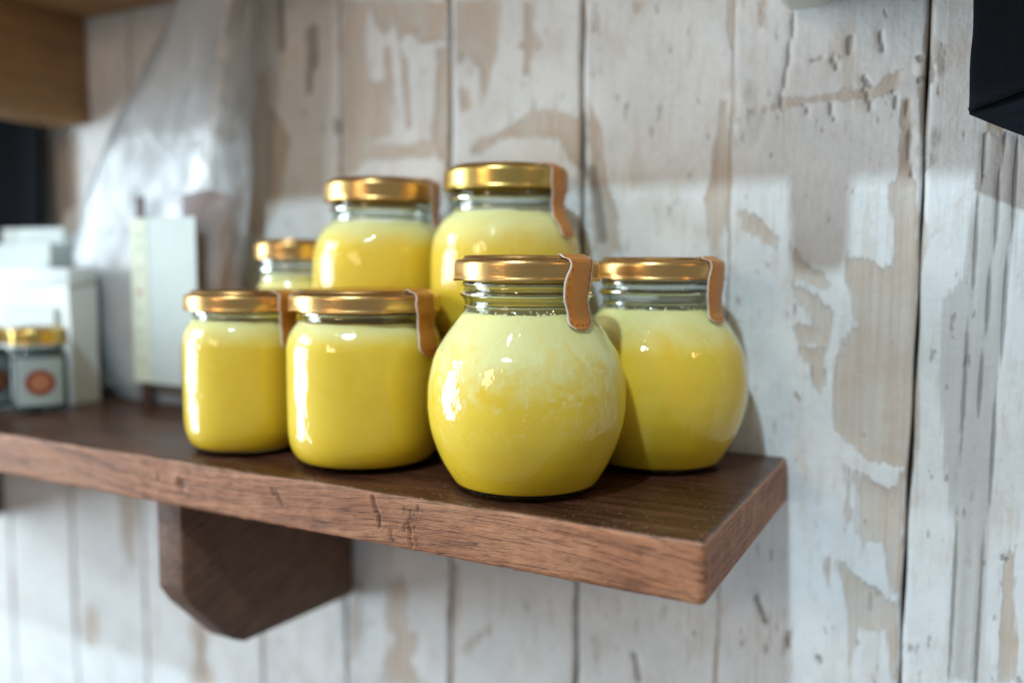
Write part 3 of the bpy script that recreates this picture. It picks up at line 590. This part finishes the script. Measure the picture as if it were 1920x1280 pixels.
def make_jar(kind, loc, label, ghee, lid_mat, strap_angle, lean=-2.5, zs=1.0, rot=0.0, tilt=(0, 0), fill=None, girth=1.0):
    """glass jar > glass (neck, wall, base), contents, lid, seal strip"""
    outer = {'A': A_OUT, 'B': B_OUT, 'C': C_OUT}[kind]; fill = fill or FILL[kind]; lr, lb, lt = LID[kind]
    o = empty('jar', loc); o.rotation_euler = (tilt[0], tilt[1], rot); o.scale = (girth, girth, 1.0)
    tag(o, label, 'jar', 'jars of yellow clarified butter')
    prof = resample(outer, 1.0); sc = lambda pr: [(r, z * zs) for r, z in pr]
    neck, body, base = split_profile(prof, fill, 2.6)
    wallp = [p for p in prof if 2.4 <= p[1] <= fill + 0.3]
    V, Fc = lathe(sc(wallp), 128); nw = len(Fc); V2, F2 = [], []
    # thick, refracting neck: outside, rolled lip, inside
    nk = [p for p in prof if p[1] >= fill - 0.2]; top = nk[-1]
    inner = [(top[0] - 0.6, top[1] + 0.8), (top[0] - 1.8, top[1] + 0.8), (top[0] - 2.4, top[1])] + [(min(r - 2.6, 28.6 if kind == 'A' else 32.2 if kind == 'B' else 30.2), z) for r, z in reversed(nk)]
    v, f = lathe(sc(nk + inner), 128); off = len(V); V += v; Fc += [tuple(i + off for i in q) for q in f]; nn = len(Fc)
    # solid glass thread beads round the neck
    for zb, rb_, hb in {'A': [(94.2, 31.0, 1.5), (98.9, 30.6, 1.0), (88.6, 30.0, 0.7)], 'B': [(81.9, 34.5, 1.0)], 'C': [(89.2, 32.8, 1.4), (83.4, 32.0, 0.7)]}[kind]:
        bead = [(rb_ - 0.7 + (1.15 * hb + 0.5) * math.cos(q * math.pi / 5), zb + hb * math.sin(q * math.pi / 5)) for q in range(11)]
        v, f = lathe(sc(bead), 128); off = len(V); V += v; Fc += [tuple(i + off for i in reversed(q)) for q in f]
    kmax = next(i for i, p in enumerate(prof) if p[0] > 30 and p[1] > 2.4)
    bs = prof[:kmax + 1]; bs = bs + [(bs[-1][0] - 0.8, 2.5), (12, 2.3), (0, 2.3)]
    v, f = lathe(sc(bs), 128); off = len(V); V += v; Fc += [tuple(i + off for i in q) for q in f]
    mi = [0] * nw + [1] * (nn - nw) + [2] * (len(Fc) - nn)
    g = mesh_obj('glass', V, Fc, [M['wall_glass'], M['neck_glass'], M['glass']], o, True, mi)
    bm = bmesh.new(); bm.from_mesh(g.data); bmesh.ops.remove_doubles(bm, verts=bm.verts[:], dist=1e-6); bm.to_mesh(g.data); bm.free()
    # contents fill the glass up to the fill line
    cp = [(0, 2.9), (bs[-4][0] - 2.5, 2.9)] + [(r - 0.9, z) for r, z in prof if 3.2 <= z <= fill - 0.2] + [(prof[[i for i, p in enumerate(prof) if p[1] <= fill][-1]][0] - 1.2, fill + 0.3), (20, fill - 0.5), (0, fill - 0.6)]
    def wob(r, z, a):
        if z > fill - 1.5 and r > 5: z = z + 0.45 * noise.noise(Vector((math.cos(a) * 3 + loc[0] * 50, math.sin(a) * 3, 1.0))) + 0.25 * noise.noise(Vector((math.cos(a) * 11, math.sin(a) * 11, 4.0)))
        return r, z * zs
    v, f = lathe(cp, 128, wob); mesh_obj('contents', v, f, ghee, o)
    if kind == 'A' and girth == 1.0:          # froth bubbles clinging to the glass at the fill line
        rnd = random.Random(int(loc[1] * -9000)); BV, BF = [], []; ico = bmesh.new(); bmesh.ops.create_icosphere(ico, subdivisions=1, radius=1.0)
        iv = [v.co.copy() for v in ico.verts]; fi = [tuple(v.index for v in f.verts) for f in ico.faces]; ico.free()
        rim = prof[[i for i, p in enumerate(prof) if p[1] <= fill][-1]][0]
        for _ in range(150):
            a = rnd.uniform(0, 2 * math.pi); s = rnd.uniform(0.18, 0.62) / 1000; up = abs(rnd.gauss(0, 1.0)); rr = (rim - 1.9 - 0.15 * up) / 1000
            c = Vector((rr * math.cos(a), rr * math.sin(a), (fill + up - 0.1) / 1000)); o0 = len(BV)
            BV += [c + q * s for q in iv]; BF += [tuple(i + o0 for i in q) for q in fi]
        fo = mesh_obj('froth', BV, BF, M['froth'], o); fo['kind'] = 'stuff'
    # twist-off lid
    lp = [(lr - 2.2, lb + 1.2), (lr - 1.4, lb + 0.1), (lr - 0.4, lb - 0.25), (lr + 0.42, lb + 0.15), (lr + 0.5, lb + 0.8), (lr + 0.1, lb + 1.4), (lr, lb + 2.2), (lr, lt - 4.2), (lr - 0.25, lt - 3.1), (lr - 0.9, lt - 2.35), (lr - 1.9, lt - 2.0), (lr - 3.6, lt - 1.75), (lr - 4.3, lt - 1.2), (lr - 4.6, lt - 0.35), (lr - 5.2, lt), (lr - 6.0, lt - 0.05), (lr - 6.8, lt - 0.7), (lr - 8.0, lt - 1.1), (lr - 14, lt - 1.15), (lr * 0.3, lt - 0.9), (0, lt - 0.9)]
    lug0 = strap_angle - math.radians(24)
    def lug(r, z, a):
        if z < lb + 3.6 and r > lr - 1:
            for k in range(4):
                d = (a - lug0 - k * math.pi / 2 + math.pi) % (2 * math.pi) - math.pi
                q = math.exp(-(d / 0.16) ** 4); r -= 0.9 * q * (lb + 3.6 - z) / 3.6; z += 0.5 * q * max(0, (lb + 1.2 - z))
        return r, z * zs
    v, f = lathe(resample(lp, 0.7), 128, lug); mesh_obj('lid', v, f, lid_mat, o)
    strap(o, kind, strap_angle, zs, lean)
    return o
def ang_at(loc, alpha):
    """world angle of the direction that faces the given degrees to the right of the viewer's side"""
    to = Vector((CAM_POS.x - loc[0], CAM_POS.y - loc[1])).normalized(); rt = Vector((-to.y, to.x))
    d = to * math.cos(math.radians(alpha)) + rt * math.sin(math.radians(alpha)); return math.atan2(d.y, d.x)
G = {k: mat_ghee('ghee_' + k, *v) for k, v in dict(front=(0.085, 0.026, 1.0, 3.1), right=(0.085, 0.014, 0.55, 7.7), b1=(0.0772, 0.010, 0.35, 1.3), b2=(0.0772, 0.007, 0.25, 5.2), c1=(0.081, 0.010, 0.35, 9.4), c2=(0.081, 0.015, 0.5, 2.6), back=(0.1005, 0.012, 0.4, 4.4)).items()}
def J(kind, xy, z, label, gh, lid, alpha, **kw):
    loc = (xy[0], xy[1], z); return make_jar(kind, loc, label, G[gh], M[lid], ang_at(loc, alpha), **kw)
J('A', (-0.1026, -0.1310), 0.0003, 'round-bellied jar at the front of the shelf with pale frothy, curdled upper half', 'front', 'copper', 46, lean=-4.2)
J('A', (-0.0625, -0.0505), 0.0003, 'round-bellied jar nearest the right end of the shelf, close against the wall', 'right', 'copper', 60)
J('B', (-0.2046, -0.1252), 0.0003, 'straight-sided jar directly left of the frontmost round jar', 'b2', 'copper', 50, lean=2.0)
J('B', (-0.2880, -0.1300), 0.0003, 'straight-sided jar, leftmost and slimmest of the front row of yellow jars', 'b1', 'copper', 42, lean=1.2, girth=0.845, zs=0.98)
J('C', (-0.1580, -0.0495), 0.0575, 'raised rear jar with yellow-gold lid, highest of the yellow jars', 'c2', 'gold', 55, lean=1.5, girth=0.99)
J('C', (-0.2488, -0.0480), 0.0537, 'raised rear jar with copper lid, left of the highest jar', 'c1', 'copper', 66, lean=1.5, girth=0.99)
J('A', (-0.3250, -0.0450), 0.0003, 'rear jar half hidden behind the leftmost front jar, only lid and shoulder showing', 'back', 'copper', 75, zs=1.11, fill=90.5, girth=0.78)
# the two raised jars stand on a stepped block behind the front row
rb = bmesh.new(); box(rb, -0.2800, -0.2015, -0.080, -0.012, 0.0004, 0.0534); riser = bm_obj('riser_block', rb, M['bracket'], bevel=0.001)
tag(riser, 'low wooden riser behind the straight-sided jars, under the copper-lidded raised jar', 'riser')
rb = bmesh.new(); box(rb, -0.2000, -0.1130, -0.078, -0.012, 0.0004, 0.0572); riser = bm_obj('riser_block', rb, M['bracket'], bevel=0.001)
tag(riser, 'low wooden riser behind the frontmost round jar, under the gold-lidded raised jar', 'riser')

# ------------------------------------------------------------------ small labelled jars at the far left
def small_jar(loc, label, ang):
    o = empty('small_jar', loc); tag(o, label, 'jar', 'small dark jars with gold lids')
    def sq(r, z, a):          # rounded-square body
        if 1 < z < 47 and r > 8:
            b = a - ang; m = (abs(math.cos(b)) ** 5 + abs(math.sin(b)) ** 5) ** (-1 / 5); r = r * (0.35 + 0.65 * m)
        return r, z
    out = [(0, 0.4), (12, 0.2), (17.0, 0.4), (19.0, 2.2), (19.6, 6), (19.6, 36), (19.2, 41), (17.2, 45.5), (16.0, 47.5), (15.6, 50), (15.6, 56)]
    v, f = lathe(resample(out, 1.2), 72, sq); mesh_obj('glass', v, f, M['wall_glass'], o)
    inn = [(0, 3)] + [(r - 0.4, z) for r, z in resample(out, 1.5) if 2 < z < 46] + [(8, 46.2), (0, 46.2)]
    v, f = lathe(inn, 72, sq); mesh_obj('contents', v, f, M['dark_fill'], o)
    lp = [(17.6, 49.5), (19.9, 49.2), (20.4, 50), (19.9, 51), (19.9, 58), (19.0, 60.2), (16.8, 60.9), (15.6, 61.6), (14.2, 61.5), (12.6, 60.8), (0, 60.8)]
    v, f = lathe(resample(lp, 0.8), 72); mesh_obj('lid', v, f, M['gold'], o)
    h0, h1 = 6.0, 40.0
    V, Fc = [], []; n = 26
    for i in range(n + 1):
        a = ang - 0.72 + 1.44 * i / n; r, _ = sq(19.6, 20, a)
        for z in (h0, h1):
            V.append(((r + 0.35) * math.cos(a) / 1000, (r + 0.35) * math.sin(a) / 1000, z / 1000))
    for i in range(n): Fc.append((2 * i, 2 * i + 2, 2 * i + 3, 2 * i + 1))
    lab = mesh_obj('label', V, Fc, M['label_grey'], o)
    for nm, rad, lift, mm in (('emblem_ring', 9.4, 0.25, 'emblem_red'), ('emblem_disc', 6.2, 0.45, 'emblem_orange')):
        V, Fc = [], []; rings = 6; sg = 40
        for q in range(rings + 1):
            for k in range(sg):
                u = rad * q / rings * math.cos(2 * math.pi * k / sg); w = rad * q / rings * math.sin(2 * math.pi * k / sg)
                a = ang + u / 20.0; r, _ = sq(19.6, 20, a); r += 0.35 + lift
                V.append((r * math.cos(a) / 1000, r * math.sin(a) / 1000, (22.5 + w) / 1000))
        for q in range(rings):
            for k in range(sg): k2 = (k + 1) % sg; Fc.append((q * sg + k, (q + 1) * sg + k, (q + 1) * sg + k2, q * sg + k2))
        mesh_obj(nm, V, Fc, M[mm], lab)
    return o
small_jar((-0.5170, -0.1085, 0.0003), 'small dark jar with gold lid and red round emblem on grey label', ang_at((-0.516, -0.1075), 2))
small_jar((-0.5570, -0.1295, 0.0003), 'small gold-lidded jar cut off by the left picture edge', ang_at((-0.552, -0.148), 30))

# ------------------------------------------------------------------ paper carton, packet and cellophane bag
def card_box(name, cx, cy, w, d, h, rz, mat, label, cat, extra=None):
    o = empty(name, (cx, cy, 0.0004)); o.rotation_euler = (0, 0, rz); tag(o, label, cat)
    bm = bmesh.new(); box(bm, -w / 2, w / 2, -d / 2, d / 2, 0, h)
    bmesh.ops.subdivide_edges(bm, edges=bm.edges[:], cuts=6, use_grid_fill=True)
    for v in bm.verts:
        v.co += Vector((noise.noise(v.co * 25), noise.noise(v.co * 25 + Vector((5, 0, 0))), 0.3 * noise.noise(v.co * 25 + Vector((0, 7, 0))))) * 0.0018 * (v.co.z / h)
    bm_obj('body', bm, mat, o, bevel=0)
    if extra: extra(o, w, d, h)
    return o
def carton_extra(o, w, d, h):
    bm = bmesh.new(); box(bm, -w / 2 - 0.0006, w / 2 + 0.0006, -d / 2 - 0.0006, d / 2 + 0.0006, h - 0.012, h + 0.0012); bm_obj('flap', bm, M['white_card'], o, bevel=0.0006)
    bm = bmesh.new(); box(bm, -w * 0.34, w * 0.34, -d / 2 - 0.0028, -d / 2 - 0.0022, h * 0.22, h * 0.72); bm_obj('label', bm, M['card_print'], o)
card_box('paper_carton', -0.5620, -0.0715, 0.094, 0.023, 0.103, 0.0, M['white_card'], 'plain white paper carton behind the small dark jar', 'carton', carton_extra)
def packet_extra(o, w, d, h):
    bm = bmesh.new(); box(bm, -w / 2 + 0.004, w / 2 - 0.004, -0.0012, 0.0012, h - 0.004, h + 0.014); bm_obj('folded_top', bm, M['cream2'], o)
card_box('paper_packet', -0.6270, -0.036, 0.088, 0.036, 0.124, math.radians(2), M['cream2'], 'pale green paper packet rising behind the white carton', 'packet', packet_extra)

bag = empty('cellophane_bag', (-0.480, -0.029, 0.0004)); tag(bag, 'tall clear crinkled plastic bag with gathered top and cream label', 'bag')
def bag_surface():
    rows = [(0, .015, .055, .020), (.018, .012, .066, .023), (.06, -.004, .081, .025), (.115, -.0045, .085, .025), (.15, .006, .083, .024), (.197, .020, .073, .023), (.24, .041, .055, .022), (.263, .051, .046, .021), (.292, .064, .036, .019), (.308, .070, .032, .018)]
    V, Fc = [], []; seg = 96; zs = np.linspace(0, 0.308, 90); R = np.array(rows)
    for z in zs:
        cx = np.interp(z, R[:, 0], R[:, 1]); hw = np.interp(z, R[:, 0], R[:, 2]); hd = np.interp(z, R[:, 0], R[:, 3])
        for k in range(seg):
            a = 2 * math.pi * k / seg; c, s = math.cos(a), math.sin(a); m = (abs(c) ** 3 + abs(s) ** 3) ** (-1 / 3)
            x = cx + hw * c * m; y = hd * s * m
            gather = min(1.0, max(0.0, (z - 0.14) / 0.12))
            p = 1 + gather * 0.045 * math.sin(a * 5 + 2 * math.sin(z * 18)) + 0.05 * noise.noise(Vector((c * 2.2, s * 2.2, z * 22))) * min(1, z * 40) + 0.03 * noise.noise(Vector((c * 6, s * 6, z * 60)))
            V.append((cx + (x - cx) * p, min(y * p, 0.026), z))
    n = len(zs)
    for i in range(n - 1):
        for k in range(seg): k2 = (k + 1) % seg; Fc.append((i * seg + k, i * seg + k2, (i + 1) * seg + k2, (i + 1) * seg + k))
    Fc.append(tuple(reversed(range(seg))))
    return V, Fc
V, Fc = bag_surface(); mesh_obj('film', V, Fc, M['bag'], bag)
bm = bmesh.new(); box(bm, -0.072, 0.042, -0.016, 0.014, 0.012, 0.135)
bmesh.ops.subdivide_edges(bm, edges=bm.edges[:], cuts=8, use_grid_fill=True)
for v in bm.verts: v.co += Vector((noise.noise(v.co * 40), noise.noise(v.co * 40 + Vector((3, 3, 0))), noise.noise(v.co * 40 + Vector((0, 9, 4))))) * 0.004
bm_obj('white_filling', bm, M['bag_paper'], bag)
bm = bmesh.new(); box(bm, 0.040, 0.0690, -0.0125, 0.010, 0.008, 0.160)
bmesh.ops.subdivide_edges(bm, edges=bm.edges[:], cuts=8, use_grid_fill=True)
for v in bm.verts: v.co += Vector((noise.noise(v.co * 30), noise.noise(v.co * 30 + Vector((3, 3, 0))), noise.noise(v.co * 30 + Vector((0, 9, 4))))) * 0.004
bm_obj('red_brown_filling', bm, M['terracotta'], bag)
# label sheet with a banded spine, held on the bag's front
def flat(name, x0, x1, z0, z1, y, mat, parent, t=0.0005):
    bm = bmesh.new(); box(bm, x0, x1, y - t, y, z0, z1); return bm_obj(name, bm, mat, parent, smooth=False)
rib = flat('ribbon', 0.0115, 0.0205, 0.000, 0.158, -0.0288, M['ribbon'], bag, 0.0008)
sheet = flat('label', 0.005, 0.074, 0.018, 0.142, -0.0298, M['cream2'], bag)
spine = flat('band', 0.0055, 0.0235, 0.0185, 0.1415, -0.0304, M['yellow_print'], sheet, 0.0003)
for k, (z, m) in enumerate([(0.128, 'grey_print'), (0.118, 'grey_print'), (0.102, 'grey_print'), (0.085, 'red_print'), (0.070, 'grey_print'), (0.056, 'grey_print'), (0.046, 'grey_print'), (0.034, 'grey_print')]):
    flat('printed_mark', 0.011, 0.017, z, z + 0.0035, -0.0309, M[m], sheet, 0.0002)

# ------------------------------------------------------------------ hanging cloths
def cloth_sheet(name, P, mat, parent, nu=40, nv=40, thick=0.0011):
    """bilinear patch of four corners (3-D) with soft folds"""
    V, Fc = [], []
    for j in range(nv + 1):
        for i in range(nu + 1):
            u, v = i / nu, j / nv
            p = (P[0] * (1 - u) + P[1] * u) * (1 - v) + (P[3] * (1 - u) + P[2] * u) * v
            p = p + Vector((0.0018 * noise.noise(Vector((v * 5, 1, 0))) * (1 - u), 0.004 * u * math.sin(u * 9 + v * 1.5) + 0.002 * noise.noise(Vector((u * 4, v * 4, 0))) * min(1, 3 * u) * (1 if name != 'panel' else 0.6), 0.0006 * noise.noise(Vector((u * 8, 2, 0))) * v))
            V.append(p)
    for j in range(nv):
        for i in range(nu): a = j * (nu + 1) + i; Fc.append((a, a + 1, a + nu + 2, a + nu + 1))
    o = mesh_obj(name, V, Fc, mat, parent); md = o.modifiers.new('thickness', 'SOLIDIFY'); md.thickness = thick; md.offset = 0
    return o
apron = empty('apron', (0.09, -0.036, 0.30)); tag(apron, 'dark navy twill cloth corner hanging at the top right', 'cloth')
def loc(v): return Vector(v) - Vector((0.09, -0.036, 0.30))
cloth_sheet('front_panel', [loc((0.0826, -0.036, 0.34)), loc((0.210, -0.040, 0.34)), loc((0.210, -0.040, 0.226)), loc((0.0832, -0.036, 0.1818))], M['cloth'], apron)
cloth_sheet('turned_hem', [loc((0.0834, -0.0335, 0.1845)), loc((0.210, -0.0375, 0.232)), loc((0.210, -0.034, 0.116)), loc((0.0838, -0.0345, 0.1807))], M['cloth'], apron)
dark_cloth = empty('black_cloth', (-0.70, -0.05, 0.30)); tag(dark_cloth, 'black cloth hanging below the upper shelf at the left edge', 'cloth')
o = cloth_sheet('panel', [Vector((-0.10, 0.036, 0.016)), Vector((0.057, 0.038, 0.016)), Vector((0.056, 0.036, -0.178)), Vector((-0.10, 0.034, -0.178))], M['black'], dark_cloth, thick=0.003)
